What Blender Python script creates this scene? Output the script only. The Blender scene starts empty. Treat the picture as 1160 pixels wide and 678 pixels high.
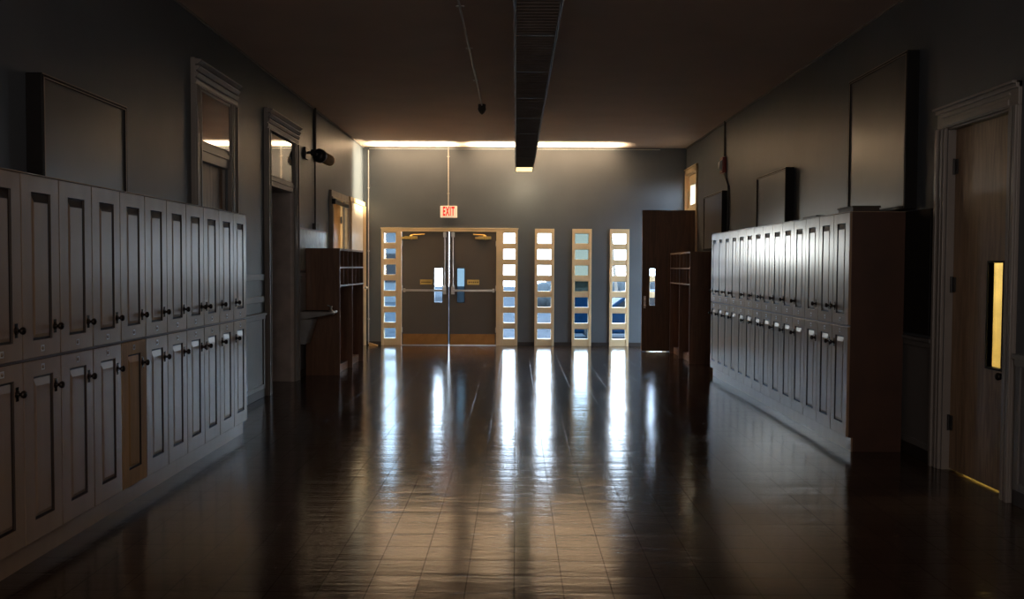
import bpy, bmesh, math, random
from mathutils import Vector, Matrix
random.seed(7)
C = bpy.context.scene.collection
PI = math.pi

# ---------------------------------------------------------------- materials
def new_mat(name):
    m = bpy.data.materials.new(name); m.use_nodes = True
    nt = m.node_tree; nt.nodes.clear()
    o = nt.nodes.new('ShaderNodeOutputMaterial')
    return m, nt, o

def mat(name, col, rough=.5, metal=0., var=.15, scale=6., bump=0., stretch=(1, 1, 1), spec=.5, emit=None, es=0., col2=None, bscale=None, rvar=0.):
    m, nt, o = new_mat(name)
    N, L = nt.nodes, nt.links
    p = N.new('ShaderNodeBsdfPrincipled'); L.new(p.outputs[0], o.inputs[0])
    tc = N.new('ShaderNodeTexCoord'); mp = N.new('ShaderNodeMapping')
    mp.inputs['Scale'].default_value = stretch
    L.new(tc.outputs['Object'], mp.inputs[0])
    nz = N.new('ShaderNodeTexNoise'); nz.inputs['Scale'].default_value = scale; nz.inputs['Detail'].default_value = 5
    L.new(mp.outputs[0], nz.inputs['Vector'])
    rp = N.new('ShaderNodeValToRGB'); L.new(nz.outputs[0], rp.inputs[0])
    c2 = col2 if col2 else tuple(c * (1 - var) for c in col)
    c1 = col if col2 else tuple(c * (1 + var) for c in col)
    rp.color_ramp.elements[0].position = .32; rp.color_ramp.elements[1].position = .68
    rp.color_ramp.elements[0].color = (*c2, 1); rp.color_ramp.elements[1].color = (*c1, 1)
    L.new(rp.outputs[0], p.inputs['Base Color'])
    p.inputs['Roughness'].default_value = rough
    if rvar:
        mr = N.new('ShaderNodeMapRange'); L.new(nz.outputs[0], mr.inputs[0])
        mr.inputs[3].default_value = rough - rvar; mr.inputs[4].default_value = rough + rvar
        L.new(mr.outputs[0], p.inputs['Roughness'])
    p.inputs['Metallic'].default_value = metal
    p.inputs['Specular IOR Level'].default_value = spec
    if bump:
        b = N.new('ShaderNodeBump'); b.inputs['Distance'].default_value = bump; b.inputs['Strength'].default_value = 1
        n2 = N.new('ShaderNodeTexNoise'); n2.inputs['Scale'].default_value = bscale or scale; n2.inputs['Detail'].default_value = 2
        L.new(mp.outputs[0], n2.inputs['Vector'])
        L.new(n2.outputs[0], b.inputs['Height']); L.new(b.outputs[0], p.inputs['Normal'])
    if emit:
        p.inputs['Emission Color'].default_value = (*emit, 1); p.inputs['Emission Strength'].default_value = es
    return m

def glass_mat(name, tint=(1, 1, 1), refl=1.0, haze=0., hcol=(.8, .85, .9)):
    m, nt, o = new_mat(name); N, L = nt.nodes, nt.links
    t = N.new('ShaderNodeBsdfTransparent'); t.inputs[0].default_value = (*tint, 1)
    g = N.new('ShaderNodeBsdfGlossy'); g.inputs['Roughness'].default_value = .03
    f = N.new('ShaderNodeFresnel'); ge = N.new('ShaderNodeNewGeometry'); bi = N.new('ShaderNodeMapRange')
    bi.inputs[3].default_value = 1.5; bi.inputs[4].default_value = 1 / 1.5
    L.new(ge.outputs['Backfacing'], bi.inputs[0]); L.new(bi.outputs[0], f.inputs[0])
    ml = N.new('ShaderNodeMath'); ml.operation = 'MULTIPLY'; ml.inputs[1].default_value = refl; ml.use_clamp = True
    L.new(f.outputs[0], ml.inputs[0])
    src = t
    if haze:
        d = N.new('ShaderNodeBsdfTranslucent'); d.inputs[0].default_value = (*hcol, 1)
        nz = N.new('ShaderNodeTexNoise'); nz.inputs['Scale'].default_value = 17
        tc = N.new('ShaderNodeTexCoord'); L.new(tc.outputs['Object'], nz.inputs['Vector'])
        mh = N.new('ShaderNodeMapRange'); L.new(nz.outputs[0], mh.inputs[0])
        mh.inputs[3].default_value = haze * .6; mh.inputs[4].default_value = haze * 1.4
        mx = N.new('ShaderNodeMixShader'); L.new(mh.outputs[0], mx.inputs[0])
        L.new(t.outputs[0], mx.inputs[1]); L.new(d.outputs[0], mx.inputs[2]); src = mx
    mix = N.new('ShaderNodeMixShader')
    L.new(ml.outputs[0], mix.inputs[0]); L.new(src.outputs[0], mix.inputs[1]); L.new(g.outputs[0], mix.inputs[2])
    L.new(mix.outputs[0], o.inputs[0])
    return m

def wood(name, c1, c2, rough=.45, gs=3., vert=True):
    m, nt, o = new_mat(name); N, L = nt.nodes, nt.links
    p = N.new('ShaderNodeBsdfPrincipled'); L.new(p.outputs[0], o.inputs[0])
    tc = N.new('ShaderNodeTexCoord'); mp = N.new('ShaderNodeMapping')
    mp.inputs['Scale'].default_value = (9, 9, .8) if vert else (9, .8, 9)
    L.new(tc.outputs['Object'], mp.inputs[0])
    nz = N.new('ShaderNodeTexNoise'); nz.inputs['Scale'].default_value = gs; nz.inputs['Detail'].default_value = 8; nz.inputs['Distortion'].default_value = 1.2
    L.new(mp.outputs[0], nz.inputs['Vector'])
    rp = N.new('ShaderNodeValToRGB'); L.new(nz.outputs[0], rp.inputs[0])
    rp.color_ramp.elements[0].position = .35; rp.color_ramp.elements[1].position = .65
    rp.color_ramp.elements[0].color = (*c1, 1); rp.color_ramp.elements[1].color = (*c2, 1)
    L.new(rp.outputs[0], p.inputs['Base Color']); p.inputs['Roughness'].default_value = rough
    b = N.new('ShaderNodeBump'); b.inputs['Distance'].default_value = .0006; L.new(nz.outputs[0], b.inputs['Height']); L.new(b.outputs[0], p.inputs['Normal'])
    return m

def floor_mat():
    m, nt, o = new_mat('floor_tiles'); N, L = nt.nodes, nt.links
    def M(op, a=None, b=None, clamp=False):
        n = N.new('ShaderNodeMath'); n.operation = op; n.use_clamp = clamp
        for i, v in ((0, a), (1, b)):
            if v is None: continue
            if isinstance(v, (int, float)): n.inputs[i].default_value = v
            else: L.new(v, n.inputs[i])
        return n.outputs[0]
    p = N.new('ShaderNodeBsdfPrincipled'); L.new(p.outputs[0], o.inputs[0])
    tc = N.new('ShaderNodeTexCoord')
    sc = N.new('ShaderNodeVectorMath'); sc.operation = 'SCALE'; sc.inputs['Scale'].default_value = 1 / .23
    L.new(tc.outputs['Object'], sc.inputs[0])
    # slight wobble so that the joints are not ruler straight
    fl = N.new('ShaderNodeVectorMath'); fl.operation = 'FLOOR'; L.new(sc.outputs[0], fl.inputs[0])
    fr = N.new('ShaderNodeVectorMath'); fr.operation = 'FRACTION'; L.new(sc.outputs[0], fr.inputs[0])
    wn = N.new('ShaderNodeTexWhiteNoise'); L.new(fl.outputs[0], wn.inputs['Vector'])
    sr = N.new('ShaderNodeSeparateColor'); L.new(wn.outputs['Color'], sr.inputs[0])
    sf = N.new('ShaderNodeSeparateXYZ'); L.new(fr.outputs[0], sf.inputs[0])
    fx = M('SUBTRACT', sf.outputs[0], .5); fy = M('SUBTRACT', sf.outputs[1], .5)
    tilt = M('ADD', M('MULTIPLY', M('MULTIPLY', fx, .6), M('SUBTRACT', sr.outputs[0], .5)), M('MULTIPLY', fy, M('SUBTRACT', sr.outputs[1], .5)))
    dome = M('MULTIPLY', M('ADD', M('MULTIPLY', M('MULTIPLY', fx, fx), .4), M('MULTIPLY', fy, fy)), .55)
    # joints
    ex = M('ABSOLUTE', fx); ey = M('ABSOLUTE', fy)
    e = M('MAXIMUM', ex, ey)
    joint = M('GREATER_THAN', e, .486)
    mp = N.new('ShaderNodeMapping'); mp.inputs['Scale'].default_value = (1.3, 7.5, 1)
    L.new(tc.outputs['Object'], mp.inputs[0])
    n1 = N.new('ShaderNodeTexNoise'); n1.inputs['Scale'].default_value = 1.5; n1.inputs['Detail'].default_value = 5; n1.inputs['Roughness'].default_value = .68
    L.new(mp.outputs[0], n1.inputs['Vector'])
    n3 = N.new('ShaderNodeTexNoise'); n3.inputs['Scale'].default_value = 30; n3.inputs['Detail'].default_value = 2
    L.new(tc.outputs['Object'], n3.inputs['Vector'])
    h = M('MULTIPLY', M('SUBTRACT', tilt, dome), .23 * .013)
    h = M('ADD', h, M('MULTIPLY', n1.outputs[0], .0021))
    h = M('ADD', h, M('MULTIPLY', n3.outputs[0], .00035))
    h = M('SUBTRACT', h, M('MULTIPLY', joint, .0002))
    b = N.new('ShaderNodeBump'); b.inputs['Strength'].default_value = 1; b.inputs['Distance'].default_value = 1
    L.new(h, b.inputs['Height']); L.new(b.outputs[0], p.inputs['Normal'])
    n2 = N.new('ShaderNodeTexNoise'); n2.inputs['Scale'].default_value = 1.1; n2.inputs['Detail'].default_value = 6
    L.new(tc.outputs['Object'], n2.inputs['Vector'])
    rp = N.new('ShaderNodeValToRGB'); L.new(n2.outputs[0], rp.inputs[0])
    rp.color_ramp.elements[0].position = .3; rp.color_ramp.elements[1].position = .7
    rp.color_ramp.elements[0].color = (.032, .019, .013, 1); rp.color_ramp.elements[1].color = (.060, .036, .024, 1)
    mixc = N.new('ShaderNodeMixRGB'); mixc.blend_type = 'MULTIPLY'
    L.new(M('ADD', M('MULTIPLY', joint, .55), M('MULTIPLY', sr.outputs[2], .25)), mixc.inputs[0])
    L.new(rp.outputs[0], mixc.inputs[1]); mixc.inputs[2].default_value = (.3, .28, .26, 1)
    L.new(mixc.outputs[0], p.inputs['Base Color'])
    ro = M('ADD', M('MULTIPLY', n2.outputs[0], .12), M('ADD', M('MULTIPLY', joint, .0), .07))
    L.new(ro, p.inputs['Roughness'])
    L.new(M('SUBTRACT', .34, M('MULTIPLY', joint, .27)), p.inputs['Specular IOR Level'])
    return m

MT = {}
MT['wall'] = mat('wall_paint', (.090, .103, .118), .42, var=.08, scale=1.3, bump=.004, bscale=2.2, spec=.45)
MT['wainscot'] = mat('wainscot_paint', (.13, .125, .122), .40, var=.08, scale=1.5, bump=.0015, bscale=5)
MT['ceil'] = mat('ceiling_paint', (.52, .385, .31), .75, var=.05, scale=1.5, bump=.002, bscale=3)
MT['floor'] = floor_mat()
MT['base'] = mat('baseboard_dark', (.020, .015, .013), .5)
MT['cream'] = mat('cream_paint', (.74, .56, .33), .45, var=.06, scale=4)
MT['casing'] = mat('grey_casing_paint', (.23, .205, .188), .38, var=.07, scale=3)
MT['laminate'] = mat('locker_laminate', (.28, .190, .125), .26, spec=.6, var=.05, scale=3, stretch=(3, 3, .5), rvar=.015)
MT['groove'] = mat('locker_groove', (.022, .012, .008), .5, spec=.2)  # shade of the panel recesses put into a dark colour
MT['laminate_tan'] = mat('locker_tan_door', (.40, .22, .07), .55, var=.2, scale=3, stretch=(6, 6, .5))
MT['carcass'] = mat('locker_carcass', (.055, .022, .012), .5, var=.2, scale=3)
MT['plate'] = mat('pale_tag', (.40, .37, .33), .35)
MT['knob'] = mat('dark_bronze', (.03, .022, .018), .22, metal=.8)
MT['brass'] = mat('brass', (.62, .42, .13), .3, metal=.9)
MT['steel'] = mat('brushed_steel', (.55, .53, .50), .3, metal=.9, stretch=(1, 1, 8))
MT['black'] = mat('black_metal', (.012, .011, .011), .4)
MT['darkframe'] = mat('dark_frame', (.010, .009, .009), .5, spec=.15)
MT['leaf_brown'] = wood('brown_door_veneer', (.10, .042, .012), (.15, .068, .022), .42, 2.)
MT['oak'] = wood('oak_door_veneer', (.19, .115, .062), (.33, .21, .12), .38, 2.6)
MT['orange'] = wood('orange_door_veneer', (.52, .25, .05), (.68, .36, .09), .4, 2.)
MT['cubby'] = wood('cubby_veneer', (.13, .058, .028), (.20, .092, .045), .36, 2.)
MT['cubby_edge'] = mat('cubby_edge_band', (.30, .21, .16), .35)
MT['doorgrey'] = mat('steel_door_paint', (.105, .090, .078), .42, var=.05, scale=2)
MT['glass'] = glass_mat('window_glass', (.97, .98, 1), 1.0)
MT['shade'] = glass_mat('shaded_glass', (.73, .79, .83), 1.0)
MT['hazy'] = glass_mat('hazy_glass', (.155, .19, .21), 1.0, .02)
MT['milky'] = glass_mat('milky_green_glass', (.175, .19, .175), 1.0, .02, (.6, .75, .68))
MT['darkglass'] = glass_mat('transom_glass', (.5, .5, .45), 6)
MT['pipe'] = mat('painted_pipe', (.55, .53, .49), .4)
MT['pipe_dark'] = mat('dark_pipe', (.025, .022, .02), .4)
MT['fix'] = mat('fixture_metal', (.05, .042, .036), .45)
MT['fixrim'] = mat('fixture_rim', (.24, .20, .17), .35)
MT['lens'] = mat('lit_lens', (.9, .8, .5), .4, emit=(1, .78, .38), es=1.6)
MT['signbox'] = mat('exit_sign_face', (.85, .72, .52), .4, emit=(1, .74, .48), es=.55)
MT['signred'] = mat('exit_sign_red', (.7, .012, .012), .4, emit=(1, .01, .01), es=.45)
MT['red'] = mat('red_plastic', (.22, .015, .012), .35)
MT['board'] = mat('painted_board', (.115, .113, .115), .28, var=.06, scale=1.2, bump=.006, bscale=1.6, spec=.6)
MT['paleboard'] = mat('pale_green_board', (.46, .54, .49), .25, var=.2, scale=7, bump=.001, bscale=12)  # pale tone raised so the colour carries the board's sheen
MT['paledoor'] = mat('pale_door_paint', (.80, .72, .58), .45, var=.04)
MT['tan'] = mat('camera_tan', (.42, .28, .15), .4)
MT['greycream'] = mat('grey_cream_paint', (.36, .29, .21), .4)
MT['porcelain'] = mat('dull_steel', (.34, .335, .33), .32, metal=.3)
MT['sidewall'] = mat('side_room_paint', (.72, .60, .24), .7)
MT['asphalt'] = mat('asphalt', (.034, .038, .043), .9, var=.3, spec=0, scale=2)
MT['carblue'] = mat('blue_car_paint', (.0008, .0085, .022), .5, spec=.03)
MT['tire'] = mat('tyre_rubber', (.01, .01, .012), .7)
MT['facade'] = mat('pale_facade', (.060, .068, .075), .8, var=.12, scale=1)
MT['carglass'] = mat('car_window', (.004, .006, .008), .1, spec=.1)
MT['box'] = mat('dark_cardboard', (.045, .032, .022), .6)
MT['polewood'] = mat('pole_wood', (.10, .08, .06), .8)
MT['louv'] = mat('louvre_metal', (.13, .10, .085), .6, spec=.2)
MT['hedge'] = mat('hedge_leaves', (.006, .010, .012), .8, var=.4, scale=8)
MT['kick'] = mat('kick_plate_brass', (.34, .17, .055), .38, metal=.75)
MT['cubby_bench'] = wood('cubby_bench_wood', (.16, .085, .045), (.25, .14, .08), .35, 2., False)
MT['reveal'] = mat('pale_reveal_paint', (.46, .40, .37), .5)  # lightened to make up for light missing in the deep doorway
MT['wedge'] = mat('pale_wood', (.55, .32, .12), .5)

# ---------------------------------------------------------------- mesh builder
class MB:
    def __init__(s): s.v = []; s.f = []; s.mi = []; s.sm = []
    def add(s, vs, fs, mi=0, smooth=False):
        b = len(s.v); s.v += [tuple(v) for v in vs]
        for f in fs: s.f.append(tuple(b + i for i in f)); s.mi.append(mi); s.sm.append(smooth)
        return s
    def box(s, x0, x1, y0, y1, z0, z1, mi=0):
        x0, x1 = sorted((x0, x1)); y0, y1 = sorted((y0, y1)); z0, z1 = sorted((z0, z1))
        v = [(x, y, z) for x in (x0, x1) for y in (y0, y1) for z in (z0, z1)]
        return s.add(v, [(0, 1, 3, 2), (4, 6, 7, 5), (0, 4, 5, 1), (2, 3, 7, 6), (0, 2, 6, 4), (1, 5, 7, 3)], mi)
    def tube(s, p0, p1, r0, r1=None, n=12, mi=0, cap=True):
        r1 = r0 if r1 is None else r1
        p0, p1 = Vector(p0), Vector(p1); d = (p1 - p0).normalized()
        a = d.orthogonal().normalized(); b = d.cross(a)
        v = []
        for p, r in ((p0, r0), (p1, r1)):
            for i in range(n):
                t = 2 * PI * i / n; v.append(p + a * (r * math.cos(t)) + b * (r * math.sin(t)))
        s.add(v, [(i, (i + 1) % n, n + (i + 1) % n, n + i) for i in range(n)], mi, True)
        if cap: s.add(v, [tuple(range(n))[::-1], tuple(range(n, 2 * n))], mi)
        return s
    def lathe(s, p, d, prof, n=14, mi=0):
        """prof: list of (distance along d, radius)"""
        p = Vector(p); d = Vector(d).normalized(); a = d.orthogonal().normalized(); b = d.cross(a)
        v = []
        for t, r in prof:
            for i in range(n):
                q = 2 * PI * i / n; v.append(p + d * t + a * (r * math.cos(q)) + b * (r * math.sin(q)))
        f = []
        for k in range(len(prof) - 1):
            for i in range(n): f.append((k * n + i, k * n + (i + 1) % n, (k + 1) * n + (i + 1) % n, (k + 1) * n + i))
        f.append(tuple(range(n))[::-1]); f.append(tuple((len(prof) - 1) * n + i for i in range(n)))
        return s.add(v, f, mi, True)
    def prism(s, poly, axis, a, b, mi=0):
        """poly: 2d outline in the two other axes (cyclic order x,y,z)"""
        def mk(u, w, t):
            return {0: (t, u, w), 1: (u, t, w), 2: (u, w, t)}[axis]
        n = len(poly); v = [mk(u, w, a) for u, w in poly] + [mk(u, w, b) for u, w in poly]
        return s.add(v, [tuple(range(n))[::-1], tuple(range(n, 2 * n))] + [(i, (i + 1) % n, n + (i + 1) % n, n + i) for i in range(n)], mi)
    def build(s, name, m, parent=None, bevel=0., origin=None):
        me = bpy.data.meshes.new(name)
        if parent is not None: og = wloc(parent)
        elif origin is not None: og = Vector(origin)
        else:
            xs, ys, zs = zip(*s.v); og = Vector(((min(xs) + max(xs)) / 2, (min(ys) + max(ys)) / 2, min(zs)))
        me.from_pydata([tuple(Vector(v) - og) for v in s.v], [], s.f)
        ms = m if isinstance(m, (list, tuple)) else [m]
        for k in ms: me.materials.append(MT[k])
        for p, mi, sm in zip(me.polygons, s.mi, s.sm): p.material_index = mi; p.use_smooth = sm
        bm = bmesh.new(); bm.from_mesh(me); bmesh.ops.recalc_face_normals(bm, faces=bm.faces); bm.to_mesh(me); bm.free()
        o = bpy.data.objects.new(name, me); C.objects.link(o)
        if parent is not None: o.parent = parent
        else: o.location = og
        if bevel:
            b = o.modifiers.new('bevel', 'BEVEL'); b.width = bevel; b.segments = 2; b.limit_method = 'ANGLE'
        return o

def wloc(o):
    v = Vector((0, 0, 0))
    while o is not None: v += o.location; o = o.parent
    return v
def tag(o, label, cat, group=None, kind=None):
    o['label'] = label; o['category'] = cat
    if group: o['group'] = group
    if kind: o['kind'] = kind
    return o
def thing(name, loc, label, cat, group=None, kind=None):
    o = bpy.data.objects.new(name, None); C.objects.link(o); o.location = loc; o.empty_display_size = .1
    return tag(o, label, cat, group, kind)
def dup(root, loc):
    r = root.copy(); C.objects.link(r); r.location = loc
    for ch in list(root.children):
        c = ch.copy(); C.objects.link(c); c.parent = r
        for g in list(ch.children):
            d = g.copy(); C.objects.link(d); d.parent = c
    return r
S = 'structure'

# ---------------------------------------------------------------- room dimensions
XL, XR, H, YB = -2.915, 3.231, 3.774, 17.211
Y0 = -2.2

# floor, ceiling
tag(MB().box(XL - .6, XR + .17, Y0 - .2, YB + .2, -.12, 0).build('floor', 'floor', origin=(0, 0, 0)), 'dark glossy tiled corridor floor', 'floor', kind=S)
tag(MB().box(XL - .6, XR + .17, Y0 - .2, YB + .2, H, H + .15).build('ceiling', 'ceil', origin=(0, 0, H)), 'dim brown painted ceiling', 'ceiling', kind=S)

# left wall: thick front layer with recesses plus a solid back layer
w = MB()
XB = XL - .43
D1 = (8.27, 9.12, 3.13); D2 = (10.60, 11.78, 3.10); D3 = (14.24, 15.34, 2.60); D4 = (15.80, 17.08, 2.64)
ys = [Y0]
for a, b, zt in (D1, D2, D3, D4):
    w.box(XB, XL, ys[-1], a, 0, H); w.box(XB, XL, a, b, zt, H); ys.append(b)
w.box(XB, XL, ys[-1], YB + .2, 0, H)
w.box(XB - .17, XB, Y0, YB + .2, 0, H)
tag(w.build('wall_left', 'wall', origin=(XL, 0, 0)), 'grey painted left corridor wall', 'wall', kind=S)
# right wall with the near doorway and the far side doorway
w = MB()
XT = XR + .17
E1 = (5.93, 6.80, 2.57); E2 = (16.17, 17.11, 3.25)
w.box(XR, XT, Y0, E1[0], 0, H); w.box(XR, XT, *E1[:2], E1[2], H); w.box(XR, XT, E1[1], E2[0], 0, H)
w.box(XR, XT, *E2[:2], E2[2], H); w.box(XR, XT, E2[1], YB + .2, 0, H)
tag(w.build('wall_right', 'wall', origin=(XR, 0, 0)), 'grey painted right corridor wall', 'wall', kind=S)
# back wall
WINX = [(.36, .73), (1.072, 1.442), (1.79, 2.16), (2.505, 2.875)]
DX0, DX1 = -2.571, .035
w = MB()
xs = XL - .6; zt = 2.238
for a, b in [(DX0, DX1)] + WINX:
    w.box(xs, a, YB, YB + .2, 0, zt); xs = b
w.box(xs, XT, YB, YB + .2, 0, zt); w.box(XL - .6, XT, YB, YB + .2, zt, H)
tag(w.build('wall_back', 'wall', origin=(0, YB, 0)), 'grey painted end wall with exit doors and slot windows', 'wall', kind=S)
tag(MB().box(XL - .6, XT, Y0 - .2, Y0, 0, H).build('wall_front', 'wall'), 'grey painted wall behind the viewpoint', 'wall', kind=S)

# skirting and picture trims
w = MB(); xs = XL
for a, b in [(DX0, DX1)] + WINX:
    w.box(xs, a, YB - .014, YB, 0, .075); xs = b
w.box(xs, XR, YB - .014, YB, 0, .075)
tag(w.build('baseboard_back', 'base', bevel=.003), 'dark baseboard along the end wall', 'baseboard', kind=S)
w = MB(); w.box(XR - .014, XR, 6.93, 16.0, 0, .10); w.box(XR - .014, XR, Y0, 5.79, 0, .10)
tag(w.build('baseboard_right', 'base', bevel=.003), 'dark baseboard along the right wall', 'baseboard', kind=S)
w = MB()
for a, b in ((Y0, 8.1), (9.41, 10.38), (11.92, 14.0)): w.box(XL, XL + .014, a, b, 0, .10)
tag(w.build('baseboard_left', 'base', bevel=.003), 'dark baseboard along the left wall', 'baseboard', kind=S)
tag(MB().box(XR - .018, XR, Y0, YB, H - .018, H).build('trim_1', 'fixrim'), 'thin pale bead along the right ceiling edge', 'trim', kind=S)
tag(MB().box(XL, XL + .018, Y0, YB, H - .018, H).build('trim_2', 'fixrim'), 'thin pale bead along the left ceiling edge', 'trim', kind=S)

def wainscot(name, x, sgn, segs, label):
    w = MB()
    for a, b in segs:
        w.box(x, x + sgn * .010, a, b, .10, .93)
        w.box(x, x + sgn * .045, a, b, .945, .975); w.box(x, x + sgn * .028, a, b, .90, .945)
        w.box(x, x + sgn * .022, b - .06, b, .10, .90); w.box(x, x + sgn * .022, a, a + .06, .10, .90); w.box(x, x + sgn * .022, a + .06, b - .06, .10, .15)
    return tag(w.build(name, 'wainscot', bevel=.004), label, 'wainscot', kind=S)
wainscot('trim_3', XL, 1, [(9.41, 10.37)], 'grey wainscot panel with chair rail between the left lockers and the second doorway')
wainscot('trim_4', XR, -1, [(6.93, 7.55)], 'grey wainscot panel with chair rail beside the near right door')
wainscot('trim_5', XR, -1, [(Y0, 5.78)], 'grey wainscot with chair rail on the near side of the right door')
w = MB()
for z in (1.13, 1.38): w.box(XL, XL + .018, 9.41, 10.37, z - .035, z + .035)
tag(w.build('trim_6', 'wainscot', bevel=.004), 'two horizontal wall rails above the left chair rail', 'trim', kind=S)

# ---------------------------------------------------------------- left doorways with transoms
def casing(name, parent, x, s, y0, y1, zt, cw, crown=True, m='casing', proj=.04, head=.2, ridges=False):
    """flat side casings and a stepped head on the wall plane x (s = +1 faces +X); y0,y1 the opening"""
    w = MB()
    for a, b in ((y0 - cw, y0), (y1, y1 + cw)):
        w.box(x, x + s * proj, a, b, 0, zt)
        o_ = (a, a + .035) if b == y0 else (b - .035, b)
        w.box(x + s * proj, x + s * (proj + .018), *o_, 0, zt)
        i_ = (b - .05, b - .03) if b == y0 else (a + .03, a + .05)
        w.box(x + s * proj, x + s * (proj + .008), *i_, 0, zt)
    w.box(x, x + s * proj, y0 - cw, y1 + cw, zt, zt + head)
    if ridges:
        crown = False
        for i, (q, dp) in enumerate(((.012, .012), (.068, .026), (.124, .042), (.180, .060))):
            a, b = zt + q, zt + q + .048
            ex = .0 if i < 3 else .0
            w.prism([(x, a), (x + s * (proj + dp * .3), a), (x + s * (proj + dp), b - .016), (x + s * (proj + dp), b - .006), (x + s * (proj + dp * .4), b), (x, b)], 1, y0 - cw + .002, y1 + cw - .002)
    if crown:
        w.box(x, x + s * (proj + .018), y0 - cw, y1 + cw, zt + head - .045, zt + head)
        w.box(x, x + s * (proj + .045), y0 - cw, y1 + cw, zt + head - .018, zt + head)
        w.box(x, x + s * (proj + .014), y0 - .03, y1 + .03, zt + head * .48, zt + head * .6)
        w.box(x, x + s * (proj + .010), y0 - .015, y1 + .015, zt + .01, zt + .05)
    return w.build(name, m, parent, bevel=.004)

def hinge(parent, x, s, y, z, m='black'):
    w = MB(); w.box(x, x + s * .010, y - .045, y + .045, z - .055, z + .055); w.tube((x + s * .012, y, z - .06), (x + s * .012, y, z + .06), .009)
    return w.build('hinge', m, parent)

# doorway 1
d = thing('door_1', (XL, (D1[0] + D1[1]) / 2, 0), 'wooden door with glass transom above the left lockers', 'door', kind=S)
casing('door_frame', d, XL, 1, *D1, .18, head=.24, proj=.045, ridges=True)
w = MB(); w.box(XL - .10, XL - .045, D1[0] + .02, D1[1] - .02, .01, 2.50)
leaf = w.build('door_leaf', 'oak', d, bevel=.003)
hinge(d, XL - .045, 1, D1[0] + .03, 2.30)
w = MB(); w.box(XL - .14, XL + .01, D1[0], D1[1], 2.52, 2.60); w.box(XL - .14, XL + .03, D1[0], D1[1], 2.57, 2.62); w.box(XL - .14, XL + .018, D1[0], D1[1], 2.48, 2.66)
w.box(XL, XL + .036, D1[0], D1[0] + .03, 2.62, D1[2]); w.box(XL, XL + .036, D1[1] - .03, D1[1], 2.62, D1[2]); w.box(XL, XL + .036, D1[0], D1[1], D1[2] - .03, D1[2])
for a, b in ((D1[0], D1[0] + .03), (D1[1] - .03, D1[1])): w.box(XL - .14, XL - .02, a, b, 0, D1[2])
w.box(XL - .14, XL - .02, D1[0], D1[1], D1[2] - .03, D1[2])
w.build('transom_bar', 'casing', d, bevel=.004)
MB().box(XL + .026, XL + .030, D1[0] + .03, D1[1] - .03, 2.66, D1[2] - .03).build('transom_glass', 'darkglass', d)
# doorway 2, deep reveal
d = thing('door_2', (XL, (D2[0] + D2[1]) / 2, 0), 'deep doorway with glass transom beside the drinking fountain', 'door', kind=S)
casing('door_frame', d, XL, 1, D2[0], 11.74, D2[2], .17, head=.24, proj=.045, ridges=True)
w = MB(); w.box(XB, XB + .05, D2[0], D2[1], .01, 2.46)
w.build('door_leaf', 'cubby', d, bevel=.003)
w = MB(); w.box(XL - .14, XL + .03, D2[0], 11.74, 2.52, 2.56); w.box(XL - .3, XL + .018, D2[0], 11.74, 2.46, 2.585)
w.box(XL - .10, XL - .02, D2[0], D2[0] + .03, 2.58, D2[2]); w.box(XL - .10, XL - .02, 11.60, 11.78, 2.58, D2[2]); w.box(XL - .10, XL - .02, D2[0], 11.6, D2[2] - .03, D2[2])
w.build('transom_bar', 'casing', d, bevel=.004)
MB().box(XL + .026, XL + .030, D2[0] + .03, 11.60, 2.58, D2[2] - .03).build('transom_glass', 'darkglass', d)
# rounded reveal lining
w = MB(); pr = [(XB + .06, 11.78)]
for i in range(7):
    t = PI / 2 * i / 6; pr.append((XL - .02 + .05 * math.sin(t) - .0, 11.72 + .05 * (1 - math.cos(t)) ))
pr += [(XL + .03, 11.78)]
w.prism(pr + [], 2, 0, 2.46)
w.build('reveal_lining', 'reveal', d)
# doorway 3, orange door with a black closer
d = thing('door_3', (XL, (D3[0] + D3[1]) / 2, 0), 'orange wooden door with black closer bar on the far left wall', 'door', kind=S)
casing('door_frame', d, XL, 1, *D3, .17, crown=False, m='greycream', head=.10)
MB().box(XL - .10, XL - .05, D3[0] + .01, D3[1] - .12, .01, D3[2] - .01).build('door_leaf', 'orange', d, bevel=.003)
MB().box(XL - .12, XL - .02, D3[1] - .12, D3[1], .0, D3[2]).build('door_jamb', 'cream', d)
hinge(d, XL - .04, 1, D3[1] - .13, 2.28)
w = MB(); w.box(XL + .060, XL + .095, 13.98, 15.25, 2.485, 2.545); w.box(XL + .058, XL + .115, 13.98, 14.10, 2.475, 2.555)
w.build('door_closer', 'black', d, bevel=.004)
# doorway 4, pale door
d = thing('door_4', (XL, (D4[0] + D4[1]) / 2, 0), 'pale brightly lit door in the far left corner', 'door', kind=S)
casing('door_frame', d, XL, 1, D4[0], D4[1], D4[2], .11, crown=False, m='cream', head=.08)
MB().box(XL - .03, XL + .02, D4[0] + .01, D4[1] - .01, .01, D4[2] - .01).build('door_leaf', 'paledoor', d, bevel=.003)
w = MB(); w.lathe((XL + .02, 17.0, 1.10), (1, 0, 0), [(0, .03), (.006, .03), (.008, .012), (.05, .012), (.055, .028), (.08, .032), (.095, .02), (.1, .004)])
w.build('door_knob', 'steel', d)

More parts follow.
